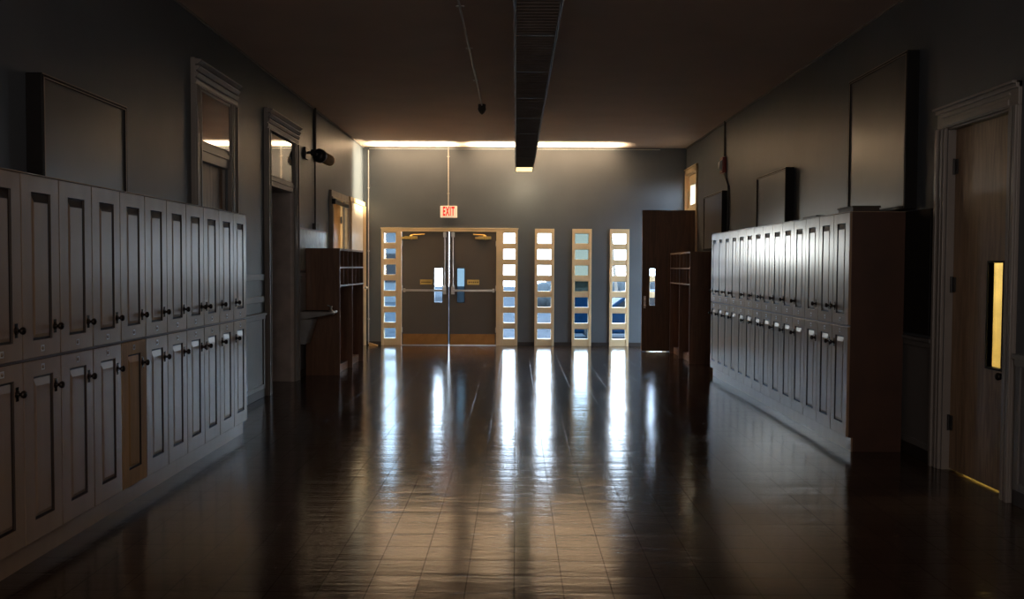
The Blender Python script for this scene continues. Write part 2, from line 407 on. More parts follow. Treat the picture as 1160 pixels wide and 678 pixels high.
# ---------------------------------------------------------------- near right door
d = thing('door_8', (XR, 6.36, 0), 'oak veneer door with narrow lit glass slot on the near right wall', 'door', kind=S)
casing('door_frame', d, XR, -1, E1[0], E1[1], E1[2], .12, proj=.025, head=.155)
w = MB()
for a, b in ((E1[0], E1[0] + .015), (E1[1] - .015, E1[1])): w.box(XR, XT, a, b, 0, E1[2])
w.box(XR, XT, E1[0], E1[1], E1[2] - .015, E1[2])
w.box(XR + .10, XR + .12, E1[0], E1[0] + .03, 0, E1[2]); w.box(XR + .10, XR + .12, E1[1] - .03, E1[1], 0, E1[2])
w.build('door_jamb', 'casing', d, bevel=.002)
LX0, LX1 = XR + .055, XR + .087
gy0, gy1, gz0, gz1 = 6.08, 6.27, .84, 1.56
ya, yb = E1[0] + .018, E1[1] - .018
w = MB(); w.box(LX0, LX1, ya, gy0, .014, 2.552); w.box(LX0, LX1, gy1, yb, .014, 2.552)
w.box(LX0, LX1, gy0, gy1, .014, gz0); w.box(LX0, LX1, gy0, gy1, gz1, 2.552)
leaf = w.build('door_leaf', 'oak', d)
w = MB(); t = .014
w.box(LX0 - .008, LX1 + .004, gy0 - t, gy0, gz0 - t, gz1 + t); w.box(LX0 - .008, LX1 + .004, gy1, gy1 + t, gz0 - t, gz1 + t)
w.box(LX0 - .008, LX1 + .004, gy0, gy1, gz0 - t, gz0); w.box(LX0 - .008, LX1 + .004, gy0, gy1, gz1, gz1 + t)
fr = w.build('vision_frame', 'darkframe', d)
MB().box(LX0 + .02, LX0 + .024, gy0, gy1, gz0, gz1).build('pane', 'glass', fr)
for z in (2.28, 1.40, .36): hinge(d, LX0, -1, yb - .0, z)
w = MB(); w.box(LX0 - .004, LX0, 5.985, 6.045, .72, .96)
pl = w.build('lock_plate', 'knob', d, bevel=.002)
w = MB(); w.lathe((LX0 - .004, 6.015, .80), (-1, 0, 0), [(0, .022), (.008, .022), (.01, .01), (.03, .01), (.036, .022), (.055, .027), (.066, .02), (.07, .004)])
w.build('door_knob', 'knob', d)
w = MB(); w.lathe((LX0 - .004, 6.015, .91), (-1, 0, 0), [(0, .016), (.012, .015), (.014, .005)]); w.build('deadbolt', 'steel', d)
# lit room behind it
w = MB(); w.box(XT, 5.4, 4.9, 5.0, -.12, 3); w.box(XT, 5.4, 8.0, 8.1, -.12, 3); w.box(5.4, 5.5, 4.9, 8.1, -.12, 3); w.box(XT, 5.5, 4.9, 8.1, 3, 3.1); w.box(XT, 5.5, 4.9, 8.1, -.12, 0)
tag(w.build('wall_side_room', 'sidewall'), 'yellow painted lit room behind the near right door', 'wall', kind=S)

# ---------------------------------------------------------------- back right doorway and its open leaf
d = thing('door_7', (XR, 16.16, 0), 'dark brown door standing open in front of the end wall', 'door', kind=S)
ox0, ox1, oy0, oy1 = 2.262, 3.225, 16.16, 16.205
a0, a1, b0, b1 = 2.40, 2.50, .83, 1.49
w = MB(); w.box(ox0, a0, oy0, oy1, .012, 2.535); w.box(a1, ox1, oy0, oy1, .012, 2.535)
w.box(a0, a1, oy0, oy1, .012, b0); w.box(a0, a1, oy0, oy1, b1, 2.535)
w.build('door_leaf', 'leaf_brown', d)
w = MB(); t = .012
w.box(a0 - t, a0, oy0 - .006, oy0 + .01, b0 - t, b1 + t); w.box(a1, a1 + t, oy0 - .006, oy0 + .01, b0 - t, b1 + t)
w.box(a0, a1, oy0 - .006, oy0 + .01, b0 - t, b0); w.box(a0, a1, oy0 - .006, oy0 + .01, b1, b1 + t)
fr = w.build('vision_frame', 'leaf_brown', d)
MB().box(a0, a1, oy0 + .02, oy0 + .024, b0, b1).build('pane', 'glass', fr)
w = MB(); w.box(2.295, 2.335, oy0 - .005, oy0, .78, 1.0); pl = w.build('lock_plate', 'steel', d, bevel=.002)
for z, r in ((.83, .02), (.94, .015)):
    MB().lathe((2.315, oy0 - .005, z), (0, -1, 0), [(0, r), (.012, r), (.014, r * .5), (.03, r * .5), (.035, r * 1.1), (.05, r * .6)]).build('lock_knob', 'steel', d)
for z in (2.2, 1.3, .3):
    w = MB(); w.box(3.2, 3.232, oy1 - .004, oy1 + .012, z - .06, z + .06); w.tube((3.222, oy1 + .01, z - .06), (3.222, oy1 + .01, z + .06), .009); w.build('hinge', 'black', d)
d = thing('window_7', (XR, 16.64, 2.6), 'cream framed transom window glowing over the far right doorway', 'window', kind=S)
w = MB()
cw = .055
for a, b in ((E2[0] - .08, E2[0]), (E2[1], YB - .005)): w.box(XR - .03, XR, a, b, .0 if b < 17 else 0, E2[2] + .11)
w.box(XR - .03, XR, E2[0] - .08, YB - .005, E2[2], E2[2] + .11)
w.box(XR - .045, XR, E2[0] - .08, YB - .005, E2[2] + .09, E2[2] + .115)
w.box(XR, XT, E2[0], E2[0] + .02, 0, E2[2]); w.box(XR, XT, E2[1] - .02, E2[1], 0, E2[2]); w.box(XR, XT, E2[0], E2[1], E2[2] - .02, E2[2])
w.box(XR, XT, E2[0], E2[1], 2.54, 2.62)
w.box(XR + .03, XR + .07, E2[0] + .02, E2[0] + .04, 2.62, E2[2]); w.box(XR + .03, XR + .07, E2[1] - .16, E2[1] - .02, 2.62, E2[2])
w.box(XR + .03, XR + .07, E2[0] + .04, E2[1] - .16, 2.62, 2.68); w.box(XR + .03, XR + .07, E2[0] + .04, E2[1] - .16, E2[2] - .20, E2[2] - .02)
w.build('window_frame', 'cream', d, bevel=.003)
MB().box(XR + .048, XR + .052, E2[0] + .04, E2[1] - .16, 2.68, E2[2] - .20).build('pane', 'glass', d)

lab_side = False
# ---------------------------------------------------------------- end wall: slot windows
PZ = [(.129 + .304 * k, .129 + .304 * k + .205) for k in range(7)]
def slot(x0, x1, y0=YB - .025, y1=YB + .10, ztop=2.238, side=.048):
    w = MB()
    w.box(x0, x0 + side, y0, y1, 0, ztop); w.box(x1 - side, x1, y0, y1, 0, ztop)
    zs = 0
    for a, b in PZ:
        w.box(x0 + side, x1 - side, y0 + .008, y1, zs, a); zs = b
    w.box(x0 + side, x1 - side, y0 + .008, y1, zs, ztop)
    # inner beads round each pane
    for a, b in PZ:
        t = .008
        w.box(x0 + side, x0 + side + t, y0 + .03, y1, a, b); w.box(x1 - side - t, x1 - side, y0 + .03, y1, a, b)
        w.box(x0 + side + t, x1 - side - t, y0 + .03, y1, a, a + t); w.box(x0 + side + t, x1 - side - t, y0 + .03, y1, b - t, b)
    return w
lab = ['cream framed slot window of seven panes, nearest the exit doors', 'cream framed slot window with milky green upper panes, middle of the three',
       'cream framed slot window with blue car behind its lower panes', 'cream framed slot window behind the open brown door']
for i, (x0, x1) in enumerate(WINX):
    d = thing('window_%d' % (i + 1), ((x0 + x1) / 2, YB, 0), lab[i], 'window', kind=S)
    slot(x0, x1).build('window_frame', 'cream', d, bevel=.003)
    g = MB(); cut = {0: 2, 1: 3, 2: 0, 3: 0}[i]
    g = MB(); g2 = MB(); h = MB(); 
    for k, (a, b) in enumerate(PZ):
        if i == 1 and k >= 3: tgt = h
        else: tgt = g
        tgt.box(x0 + .048, x1 - .048, YB + .045, YB + .049, a, b)
    if g.v: g.build('glazing', 'shade' if i == (0 if lab_side else 1) else 'glass', d)
    if g2.v: g2.build('hazy_glazing', 'hazy', d)
    if h.v: h.build('milky_glazing', 'milky', d)

lab_side = True
# double door unit with its two sidelights
SL = (DX0, -2.245); SR = (-.29, DX1)
for i, (x0, x1) in enumerate((SL, SR)):
    d = thing('window_%d' % (5 + i), ((x0 + x1) / 2, YB, 0), ('seven pane sidelight left of the exit doors', 'seven pane sidelight right of the exit doors')[i], 'window', kind=S)
    slot(x0, x1, ztop=2.175, side=.045).build('window_frame', 'cream', d, bevel=.003)
    g = MB(); g2 = MB()
    for k, (a, b) in enumerate(PZ): g.box(x0 + .045, x1 - .045, YB + .045, YB + .049, a, min(b, 2.16))
    if g.v: g.build('glazing', 'shade' if i == (0 if lab_side else 1) else 'glass', d)
    if g2.v: g2.build('hazy_glazing', 'hazy', d)
w = MB(); w.box(DX0, DX1, YB - .028, YB + .1, 2.175, 2.235)
w.box(SL[1], -2.185, YB - .028, YB + .1, 0, 2.175); w.box(-.375, SR[0], YB - .028, YB + .1, 0, 2.175)
w.box(DX0 - .012, DX1 + .012, YB - .035, YB - .0, 2.225, 2.245)
tag(w.build('trim_7', 'cream', bevel=.003), 'cream frame around the double exit doors', 'door frame', kind=S)
MID = -1.278
def exit_leaf(idx, x0, x1, lite, inner, label, plate):
    """inner: +1 if the meeting edge is at x1"""
    d = thing('door_%d' % idx, ((x0 + x1) / 2, YB + .02, 0), label, 'door', kind=S)
    la, lb = lite; z0, z1 = .828, 1.475
    ya, yb = YB + .0, YB + .045
    w = MB(); w.box(x0, la, ya, yb, .012, 2.1745); w.box(lb, x1, ya, yb, .012, 2.1745); w.box(la, lb, ya, yb, .012, z0); w.box(la, lb, ya, yb, z1, 2.1745)
    w.build('door_leaf', 'doorgrey', d)
    fr = MB(); t = .008
    fr.box(la - t, la, ya - .004, ya, z0 - t, z1 + t); fr.box(lb, lb + t, ya - .004, ya, z0 - t, z1 + t); fr.box(la, lb, ya - .004, ya, z0 - t, z0); fr.box(la, lb, ya - .004, ya, z1, z1 + t)
    fo = fr.build('vision_frame', 'darkframe', d)
    MB().box(la, lb, ya + .02, ya + .024, z0, z1).build('pane', 'glass' if inner > 0 else 'hazy', fo)
    MB().box(x0 + .02, x1 - .02, ya - .003, ya, .02, .22).build('kick_plate', 'kick', d)
    w = MB()
    xo = x0 + .05 if inner > 0 else x1 - .05; xi = x1 - .075 if inner > 0 else x0 + .075
    w.box(xo, xi, ya - .075, ya - .05, 1.035, 1.075); w.box(xo - .02, xo + .02, ya - .075, ya, 1.02, 1.09); w.box(xi - .03, xi + .03, ya - .07, ya, .98, 1.12)
    w.build('panic_bar', 'steel', d, bevel=.004)
    w = MB(); w.tube((xi, ya - .035, 1.1), (xi, ya - .035, 2.09), .011); w.box(xi - .03, xi + .03, ya - .05, ya, 2.07, 2.16); w.tube((xi, ya - .035, 1.0), (xi, ya - .035, 1.16), .022)
    w.tube((xi, ya - .035, 2.10), (xi, ya - .035, 2.165), .016)
    w.build('vertical_rod', 'steel', d)
    # closer: body, arm and elbow of aged brass
    w = MB(); xc = x0 + .2 if inner > 0 else x1 - .2
    w.box(xc - .14, xc + .10, ya - .06, ya, 2.03, 2.085); w.lathe((xc - .02, ya - .03, 2.02), (0, 0, 1), [(0, .02), (.02, .035), (.07, .035), (.09, .02)])
    w.tube((xc - .02, ya - .04, 2.11), (xc + inner * .24, ya - .05, 2.12), .011); w.box(xc - .2, xc - .12, ya - .06, ya, 2.035, 2.07)
    w.build('door_closer', 'brass', d, bevel=.004)
    p0, p1 = plate
    w = MB(); w.box(p0, p1, ya - .004, ya, 1.165, 1.26)
    po = w.build('sign_plate', 'brass', d, bevel=.001)
    w = MB()
    if inner > 0: w.box(p0 + .02, p1 - .02, ya - .005, ya - .004, 1.205, 1.217)
    else:
        for k in range(5): w.box(p0 + .03 + k * .04, p0 + .052 + k * .04, ya - .005, ya - .004, 1.20 + .004 * (k % 2), 1.224)
    w.build('engraving', 'darkframe', po)
    for z in (.3, 1.1, 1.95):
        xh = x0 + .006 if inner > 0 else x1 - .006
        MB().tube((xh, ya - .01, z - .05), (xh, ya - .01, z + .05), .009).build('hinge', 'steel', d)
MT['kick'] = mat('kick_plate_brass', (.34, .17, .055), .38, metal=.75)
exit_leaf(5, -2.180, MID - .004, (-1.558, -1.405), 1, 'grey exit door with panic bar, left of the pair', (-1.83, -1.60))
exit_leaf(6, MID + .003, -.376, (-1.12, -.983), -1, 'grey exit door with panic bar, right of the pair', (-.93, -.70))
MB_ = MB().box(-2.2, -.36, YB - .02, YB + .12, 0, .010)
tag(MB_.build('trim_8', 'steel'), 'metal threshold under the exit doors', 'threshold', kind=S)

# ---------------------------------------------------------------- lockers
def door_mesh(w_, z0, z1, p, mats_top):
    """raised panel door facing +X, local y 0..w_, front at x=0, thickness .02"""
    g = .0035
    a, b, c, d_ = g, w_ - g, z0 + g, z1 - g
    pa, pb, pc, pd = p
    def ring(y0, y1, q0, q1, x): return [(x, y0, q0), (x, y1, q0), (x, y1, q1), (x, y0, q1)]
    m = MB()
    R = [ring(a, b, c, d_, -.02), ring(a, b, c, d_, -.0015), ring(a + .002, b - .002, c + .002, d_ - .002, 0),
         ring(pa, pb, pc, pd, 0), ring(pa + .004, pb - .004, pc + .004, pd - .004, -.010), ring(pa + .012, pb - .012, pc + .012, pd - .012, -.010),
         ring(pa + .028, pb - .028, pc + .03, pd - .05, -.002)]
    vs = [v for r in R for v in r]; fs = []; mi = []
    for k in range(len(R) - 1):
        for i in range(4):
            fs.append((k * 4 + i, k * 4 + (i + 1) % 4, (k + 1) * 4 + (i + 1) % 4, (k + 1) * 4 + i)); mi.append(1 if k in (3, 4) or (k == 5 and i == 2 and z1 > 1.5) else 0)  # top bevel of upper doors is painted in shade too
    fs.append((24, 25, 26, 27)); mi.append(0); fs.append((3, 2, 1, 0)); mi.append(0)
    m.v = vs; m.f = fs; m.mi = mi; m.sm = [False] * len(fs)
    return m
def flip(mb):
    mb.v = [(-x, y, z) for x, y, z in mb.v]; return mb
def locker(name, W, TZ, depth, s, far, tan=False, ends=()):
    """s=+1: faces +X. far: knob beside the far edge"""
    root = thing(name, (0, 0, 0), 'x', 'locker')
    F = (lambda m: m) if s > 0 else flip
    c = MB(); c.box(-depth, -.02, 0, W, .115, TZ); F(c).build('carcass', 'carcass', root)
    c = MB(); c.box(-.055, -.04, 0, W, 0, .115); F(c).build('plinth', 'laminate', root)
    c = MB(); c.box(-depth, -.055, 0, W, 0, .115); F(c).build('base', 'carcass', root)
    cap = MB(); cap.box(-depth, 0, 0, W, TZ - .001, TZ + .004); F(cap).build('top_edge', 'laminate', root)
    pa, pb = .095, W - .085
    for lower in (False, True):
        z0, z1 = (.118, 1.036) if lower else (1.044, TZ - .002)
        pz = (.225, .952) if lower else (1.135, TZ - .088)
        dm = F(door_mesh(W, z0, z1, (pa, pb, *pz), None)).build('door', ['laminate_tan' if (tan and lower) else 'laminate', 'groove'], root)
        if tan and lower: dm['label'] = 'tan lower door'
        kz = .885 if lower else 1.195
        ky = W - .058 if far else .058
        k = MB(); k.lathe((0, ky, kz), (1, 0, 0), [(0, .021), (.003, .021), (.005, .009), (.020, .008), (.026, .017), (.034, .020), (.042, .016), (.046, .004)], n=12)
        k.box(0, .0025, ky - .012, ky + .012, kz - .035, kz + .035)
        F(k).build('knob', 'knob', dm)
        t = MB(); tz = .995 if lower else 1.09
        t.box(0, .0012, W / 2 - .016, W / 2 + .016, tz - .016, tz + .016)
        t.lathe((.0012, W / 2, tz), (1, 0, 0), [(0, .010), (.0012, .010)], n=14, mi=1)
        F(t).build('number_tag', ['plate', 'laminate'], dm)
    return root
ordn = ['nearest', 'second', 'third', 'fourth', 'fifth', 'sixth', 'seventh', 'eighth', 'ninth', 'tenth', 'eleventh', 'twelfth', 'thirteenth', 'fourteenth']
WL, WR_ = .3684, .3728
# left bank: columns from Y 3.675
protoL = {}
for k in range(1, 12):
    y = 3.674 + WL * k
    far = k < 9; tan = (k == 5)
    key = (far, tan)
    if key not in protoL:
        o = protoL[key] = locker('locker', WL, 1.9685, .46, 1, far, tan); o.location = (-2.425, y, 0)
    else: o = dup(protoL[key], (-2.425, y, 0))
    pos = 'nearest column, cut by the photo edge' if k == 1 else ('last column, by the wainscot' if k == 11 else ordn[k - 1] + ' column from the near end')
    o['label'] = 'beige two-tier panelled locker of the left row, ' + ('the one with a tan lower door' if tan else pos)
    o['category'] = 'locker'; o['group'] = 'two-tier lockers along the left wall'
fars = [1, 0, 0, 1, 1, 1, 1, 0, 0, 0, 1, 1, 1, 1]
protoR = {}
for k in range(14):
    y = 7.426 + WR_ * k
    key = fars[k]
    if key not in protoR:
        o = protoR[key] = locker('locker', WR_, 1.9816, .455, -1, bool(key)); o.location = (2.742, y, 0)
    else: o = dup(protoR[key], (2.742, y, 0))
    pos = 'nearest column with the bare brown side' if k == 0 else ('farthest column, beside the cubbies' if k == 13 else ordn[k] + ' column from the near end')
    o['label'] = 'beige two-tier panelled locker of the right row, ' + pos
    o['category'] = 'locker'; o['group'] = 'two-tier lockers along the right wall'

# things lying on the right lockers
w = MB(); w.box(2.80, 3.02, 7.52, 7.86, 1.987, 2.032); w.box(2.792, 3.028, 7.512, 7.868, 2.022, 2.038)
tag(w.build('storage_box', 'box', bevel=.002), 'flat dark lidded box on top of the nearest right lockers', 'box')
w = MB(); w.box(2.84, 3.06, 8.55, 8.95, 1.987, 2.003); w.box(2.842, 3.058, 8.553, 8.95, 2.005, 2.018); w.box(2.838, 2.842, 8.55, 8.95, 1.987, 2.018)
tag(w.build('binder', 'box', bevel=.001), 'thin dark binder lying on the right lockers', 'binder')

# ---------------------------------------------------------------- boards on the walls
def board(x, s, y0, y1, z0, z1, depth, label, fm='darkframe'):
    d = thing('wall_board', (x, (y0 + y1) / 2, z0), label, 'board', 'shallow framed boards on the walls')
    t = .028
    w = MB()
    w.box(x, x + s * depth, y0, y0 + t, z0, z1); w.box(x, x + s * depth, y1 - t, y1, z0, z1)
    w.box(x, x + s * depth, y0 + t, y1 - t, z0, z0 + t); w.box(x, x + s * depth, y0 + t, y1 - t, z1 - t, z1)
    w.build('frame', fm, d, bevel=.004)
    MB().box(x, x + s * (depth - .012), y0 + t, y1 - t, z0 + t, z1 - t).build('panel', 'board', d)
    w = MB(); q = .007
    xx, xy = x + s * depth, x + s * (depth + .003)
    w.box(xx, xy, y0 + t - q, y0 + t, z0 + t, z1 - t); w.box(xx, xy, y0 + t - q, y1 - t + q, z1 - t, z1 - t + q); w.box(xx, xy, y1 - t, y1 - t + q, z0 + t, z1 - t)
    w.box(xx, xy, y0 + .002, y1 - .002, z1 - q, z1 - .001)
    w.build('bead', 'fixrim', d)
board(XL, 1, 5.37, 6.54, 1.99, 2.655, .10, 'dark framed board above the left lockers')
board(XR, -1, 7.30, 8.57, 2.0, 3.27, .10, 'tall dark framed board above the nearest right lockers')
board(XR, -1, 10.53, 11.81, 2.0, 2.69, .10, 'small dark framed board above the middle of the right lockers')
board(XR, -1, 13.76, 15.12, 1.8, 2.69, .10, 'wall coloured board beside the red alarm, far right')
tag(MB().box(XR - .032, XR - .002, 6.98, 7.60, 1.0, 1.985).build('black_panel', 'darkframe', bevel=.004), 'flat black panel on the wall between the right lockers and the near door', 'panel')  # black sheet painted in for the shadow beside the lockers
d = thing('notice_board', (XL, 12.95, 1.45), 'glossy pale green board on the wall above the drinking fountain', 'board')
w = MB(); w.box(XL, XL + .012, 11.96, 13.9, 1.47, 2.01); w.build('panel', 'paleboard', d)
w = MB(); w.box(XL, XL + .018, 11.94, 13.92, 2.01, 2.03); w.box(XL, XL + .018, 11.94, 13.92, 1.45, 1.47); w.box(XL, XL + .018, 13.9, 13.92, 1.47, 2.01); w.box(XL, XL + .018, 11.94, 11.96, 1.47, 2.01)
w.build('frame', 'casing', d)

# ---------------------------------------------------------------- coat cubbies
def cubby(label, x_face, s, y0, y1, H_, depth):
    """s = +1 faces +X; back at x_face - s*depth"""
    xb = x_face - s * depth
    d = thing('coat_cubby', ((x_face + xb) / 2, (y0 + y1) / 2, 0), label, 'cubby shelf')
    T = .028; ym = (y0 + y1) / 2
    for y, nm in ((y0 + T / 2, 'side_panel'), (y1 - T / 2, 'side_panel')):
        MB().box(xb, x_face - s * .004, y - T / 2, y + T / 2, 0, H_).build(nm, 'cubby', d)
    MB().box(xb, x_face - s * .004, ym - T / 2, ym + T / 2, 0, H_ - T).build('divider', 'cubby', d)
    MB().box(xb, xb + s * .012, y0 + T, y1 - T, .08, H_ - T).build('back_panel', 'cubby', d)
    z1, z2 = H_ - .265, H_ - .52
    for z in (z1, z2):
        MB().box(xb + s * .012, x_face - s * .004, y0 + T, y1 - T, z - .011, z + .011).build('shelf', 'cubby', d)
    MB().box(xb, x_face - s * .004, y0 + T, y1 - T, H_ - T, H_).build('top', 'cubby', d)
    MB().box(xb + s * .012, x_face - s * .07, y0 + T, y1 - T, .0, .11).build('bench', 'cubby_bench', d, bevel=.002)
    for half in ((y0 + T, ym - T / 2), (ym + T / 2, y1 - T)):
        for k in (1, 2):
            yy = half[0] + (half[1] - half[0]) * k / 3
            for za, zb in ((z2 + .011, z1 - .011), (z1 + .011, H_ - T)):
                MB().box(xb + s * .012, x_face - s * .006, yy - .006, yy + .006, za, zb).build('pigeonhole_divider', 'cubby', d)
    w = MB(); e0, e1 = x_face - s * .004, x_face
    for y in (y0 + T / 2, y1 - T / 2, ym): w.box(e0, e1, y - T / 2 + .004, y + T / 2 - .004, .0, H_)
    for z in (z1, z2, H_ - T / 2): w.box(e0, e1 + s * .001, y0, y1, z - .010, z + .010)
    w.build('edge_band', 'cubby_edge', d)
    for half in ((y0 + T, ym - T / 2), (ym + T / 2, y1 - T)):
        for k in range(3):
            yy = half[0] + (half[1] - half[0]) * (k + .5) / 3
            w = MB(); w.tube((xb + s * .012, yy, 1.02), (xb + s * .07, yy, 1.02), .006, n=8); w.tube((xb + s * .07, yy, 1.02), (xb + s * .085, yy, 1.06), .006, n=8)
            w.build('coat_hook', 'brass', d)
    return d
cubby('dark brown coat cubby against the left wall behind the fountain', -2.425, 1, 12.40, 14.32, 1.757, .47)
cubby('dark brown coat cubby at the end of the right lockers', 2.722, -1, 14.10, 15.90, 1.765, .49)

# ---------------------------------------------------------------- drinking fountain
d = thing('drinking_fountain', (XL, 12.15, .4), 'grey wall-hung drinking fountain beside the left coat cubby', 'fountain')
w = MB(); w.prism([(XL, .80), (XL + .12, .80), (XL + .47, .87), (XL + .47, .905), (XL, .905)], 1, 11.97, 12.35)
b = w.build('basin', 'porcelain', d, bevel=.012)
w = MB(); w.box(XL + .05, XL + .42, 12.01, 12.31, .903, .908); w.build('drain_tray', 'darkframe', b)
w = MB(); w.prism([(XL, .46), (XL + .10, .46), (XL + .20, .80), (XL, .80)], 1, 12.0, 12.32); w.build('housing', 'porcelain', d, bevel=.01)
w = MB(); w.box(XL, XL + .035, 11.97, 12.35, .905, 1.42); bp = w.build('back_panel', 'porcelain', d, bevel=.008)
w = MB(); w.lathe((XL + .035, 12.08, 1.35), (1, 0, 0), [(0, .03), (.006, .03), (.01, .02), (.016, .018)]); w.build('push_button', 'steel', d)
w = MB(); w.lathe((XL + .43, 12.1, .905), (0, 0, 1), [(0, .032), (.012, .03), (.016, .016), (.05, .014), (.055, .02), (.07, .018)]); w.tube((XL + .43, 12.1, .965), (XL + .38, 12.1, .985), .009)
w.lathe((XL + .455, 12.02, .885), (1, 0, 0), [(0, .024), (.02, .024), (.035, .012)])
w.build('bubbler', 'steel', d)

# ---------------------------------------------------------------- small wall things
w = MB(); w.tube((-1.293, YB - .012, 2.665), (-1.293, YB - .012, H), .011)
for z in (2.9, 3.6): w.box(-1.315, -1.271, YB - .005, YB, z - .01, z + .01)
tag(w.build('conduit_pipe', 'pipe'), 'thin pale conduit running from ceiling to exit sign', 'pipe')
w = MB(); w.tube((-2.815, YB - .012, .02), (-2.815, YB - .012, H - .06), .010)
for z in (.5, 1.8, 3.0): w.box(-2.835, -2.795, YB - .005, YB, z - .01, z + .01)
tag(w.build('conduit_pipe', 'pipe'), 'thin pale vertical conduit in the left corner of the end wall', 'pipe')
w = MB(); w.tube((-2.8, YB - .01, H - .03), (XR - .5, YB - .01, H - .03), .006)
tag(w.build('conduit_pipe', 'pipe'), 'thin pale horizontal conduit along the top of the end wall', 'pipe')

d = thing('exit_sign', (-1.283, YB, 2.43), 'lit cream sign with red EXIT letters over the double doors', 'sign')
w = MB(); w.box(-1.442, -1.124, YB - .06, YB, 2.44, 2.66); w.build('sign_box', 'signbox', d, bevel=.006)
cu = bpy.data.curves.new('exit_text', 'FONT'); cu.body = 'EXIT'; cu.size = .235; cu.align_x = 'CENTER'; cu.align_y = 'CENTER'; cu.extrude = .003; cu.offset = .008; cu.space_character = 1.22
to = bpy.data.objects.new('tmp_text', cu); C.objects.link(to)
bpy.context.view_layer.update()
me = bpy.data.meshes.new_from_object(to.evaluated_get(bpy.context.evaluated_depsgraph_get()))
bpy.data.objects.remove(to)
me.materials.clear(); me.materials.append(MT['signred'])
wd = max(v.co.x for v in me.vertices) - min(v.co.x for v in me.vertices)
me.transform(Matrix.Diagonal((.22 / wd, 1, 1, 1)))
me.transform(Matrix.Rotation(PI / 2, 4, 'X'))
lo = bpy.data.objects.new('lettering', me); C.objects.link(lo); lo.parent = d; lo.location = (0, -.063, .12)

# ceiling conduit with end device
d = thing('ceiling_conduit', (-.49, 12.64, H), 'thin metal conduit along the ceiling ending in a dark dome detector', 'pipe')
w = MB(); w.tube((-.505, 5.0, H - .015), (-.485, 12.62, H - .015), .011); w.build('pipe', 'pipe', d)
for y in (7.9, 9.4, 11.0): MB().box(-.53, -.46, y - .015, y + .015, H - .008, H).build('clip', 'pipe', d)
w = MB(); w.lathe((-.485, 12.66, H), (0, 0, -1), [(0, .055), (.05, .055), (.06, .06), (.09, .05), (.12, .03), (.14, .006)], n=18); w.build('detector', 'pipe_dark', d)

# long hanging light
d = thing('hanging_light', (.137, 10, H), 'long dark louvred light fixture hanging down the middle of the ceiling', 'light')
fx0, fx1, fz = -.017, .29, 3.20
w = MB(); w.box(fx0, fx0 + .012, 3, 16.1, fz, fz + .12); w.box(fx1 - .012, fx1, 3, 16.1, fz, fz + .12)
w.box(fx0, fx1, 3, 16.1, fz + .11, fz + .13); w.box(fx0, fx1, 2.99, 3.0, fz, fz + .13)
for k in range(9): w.box(fx0 + .012, fx1 - .012, 4.2 + 1.22 * k - .012, 4.2 + 1.22 * k + .012, fz + .0, fz + .11)
w.box(fx0, fx1, 16.09, 16.1, fz, fz + .05)
w.build('housing', 'fix', d)
w = MB(); y = 3.03
while y < 15.42: w.box(fx0 + .012, fx1 - .012, y, y + .012, fz + .004, fz + .045); y += .074
w.build('louvre', 'louv', d)
w = MB()
for xx in (fx0 - .006, fx1 + .002): w.box(xx, xx + .004, 3, 16.1, fz - .002, fz + .012)
y = 3.4
while y < 16.1:
    w.box(fx0 - .010, fx0 - .004, y, y + .05, fz, fz + .03); w.box(fx1 + .004, fx1 + .010, y, y + .05, fz, fz + .03); y += .61
w.build('rim', 'fixrim', d)
MB().box(fx0 + .012, fx1 - .012, 15.46, 16.09, fz + .004, fz + .012).build('lit_lens', 'lens', d)
for y in (4.2, 7.2, 10.2, 13.2, 15.6):
    w = MB(); w.tube((.137, y, fz + .13), (.137, y, H), .012); w.lathe((.137, y, H), (0, 0, -1), [(0, .05), (.01, .05), (.02, .02)]); w.build('stem', 'fix', d)

# red fire alarm and conduit on the right wall
d = thing('fire_alarm', (XR, 14.03, 2.97), 'red fire alarm strobe on the upper right wall', 'alarm')
w = MB(); w.box(XR - .06, XR, 13.93, 14.13, 2.98, 3.22); w.build('body', 'red', d, bevel=.008)
w = MB(); w.prism([(XR - .06, 3.02), (XR - .10, 3.05), (XR - .10, 3.14), (XR - .06, 3.18)], 1, 13.97, 14.06); w.build('strobe_lens', 'pipe', d)
w = MB(); q = XR - .018; w.tube((q, 13.99, 3.235), (q, 13.99, H), .015); w.tube((q, 13.99, 2.962), (q, 13.72, 2.75), .013); w.tube((q, 13.72, 2.76), (q, 13.72, 1.3), .013)
tag(w.build('conduit_pipe', 'pipe_dark'), 'dark conduit running above and below the red fire alarm', 'pipe')

# security camera and conduit on the left wall
w = MB(); w.tube((XL + .02, 13.0, 2.10), (XL + .02, 13.0, 3.0), .012, n=8); w.tube((XL + .02, 13.0, 3.0), (XL + .02, 13.0, H), .020, n=8); w.box(XL, XL + .05, 12.9, 13.1, 2.035, 2.12)
tag(w.build('conduit_pipe', 'pipe_dark'), 'dark conduit dropping behind the security camera to a small box', 'pipe')
d = thing('security_camera', (XL, 12.45, 3.05), 'cylindrical security camera on a bracket high on the left wall', 'camera')
w = MB(); w.box(XL, XL + .03, 12.38, 12.56, 2.98, 3.14); w.build('wall_plate', 'black', d, bevel=.005)
w = MB(); w.tube((XL + .03, 12.47, 3.07), (XL + .11, 12.47, 3.07), .02); w.tube((XL + .10, 12.47, 3.08), (XL + .15, 12.52, 3.04), .028); w.lathe((XL + .11, 12.47, 3.03), (0, 0, 1), [(0, .03), (.08, .03)])
w.build('bracket', 'black', d)
p0 = Vector((XL + .17, 12.50, 3.045)); dr = Vector((.46, .80, -.20)).normalized()
w = MB(); w.lathe(p0, dr, [(-.02, .06), (0, .094), (.06, .098), (.09, .09)], n=20); bdy = w.build('rear_housing', 'black', d)
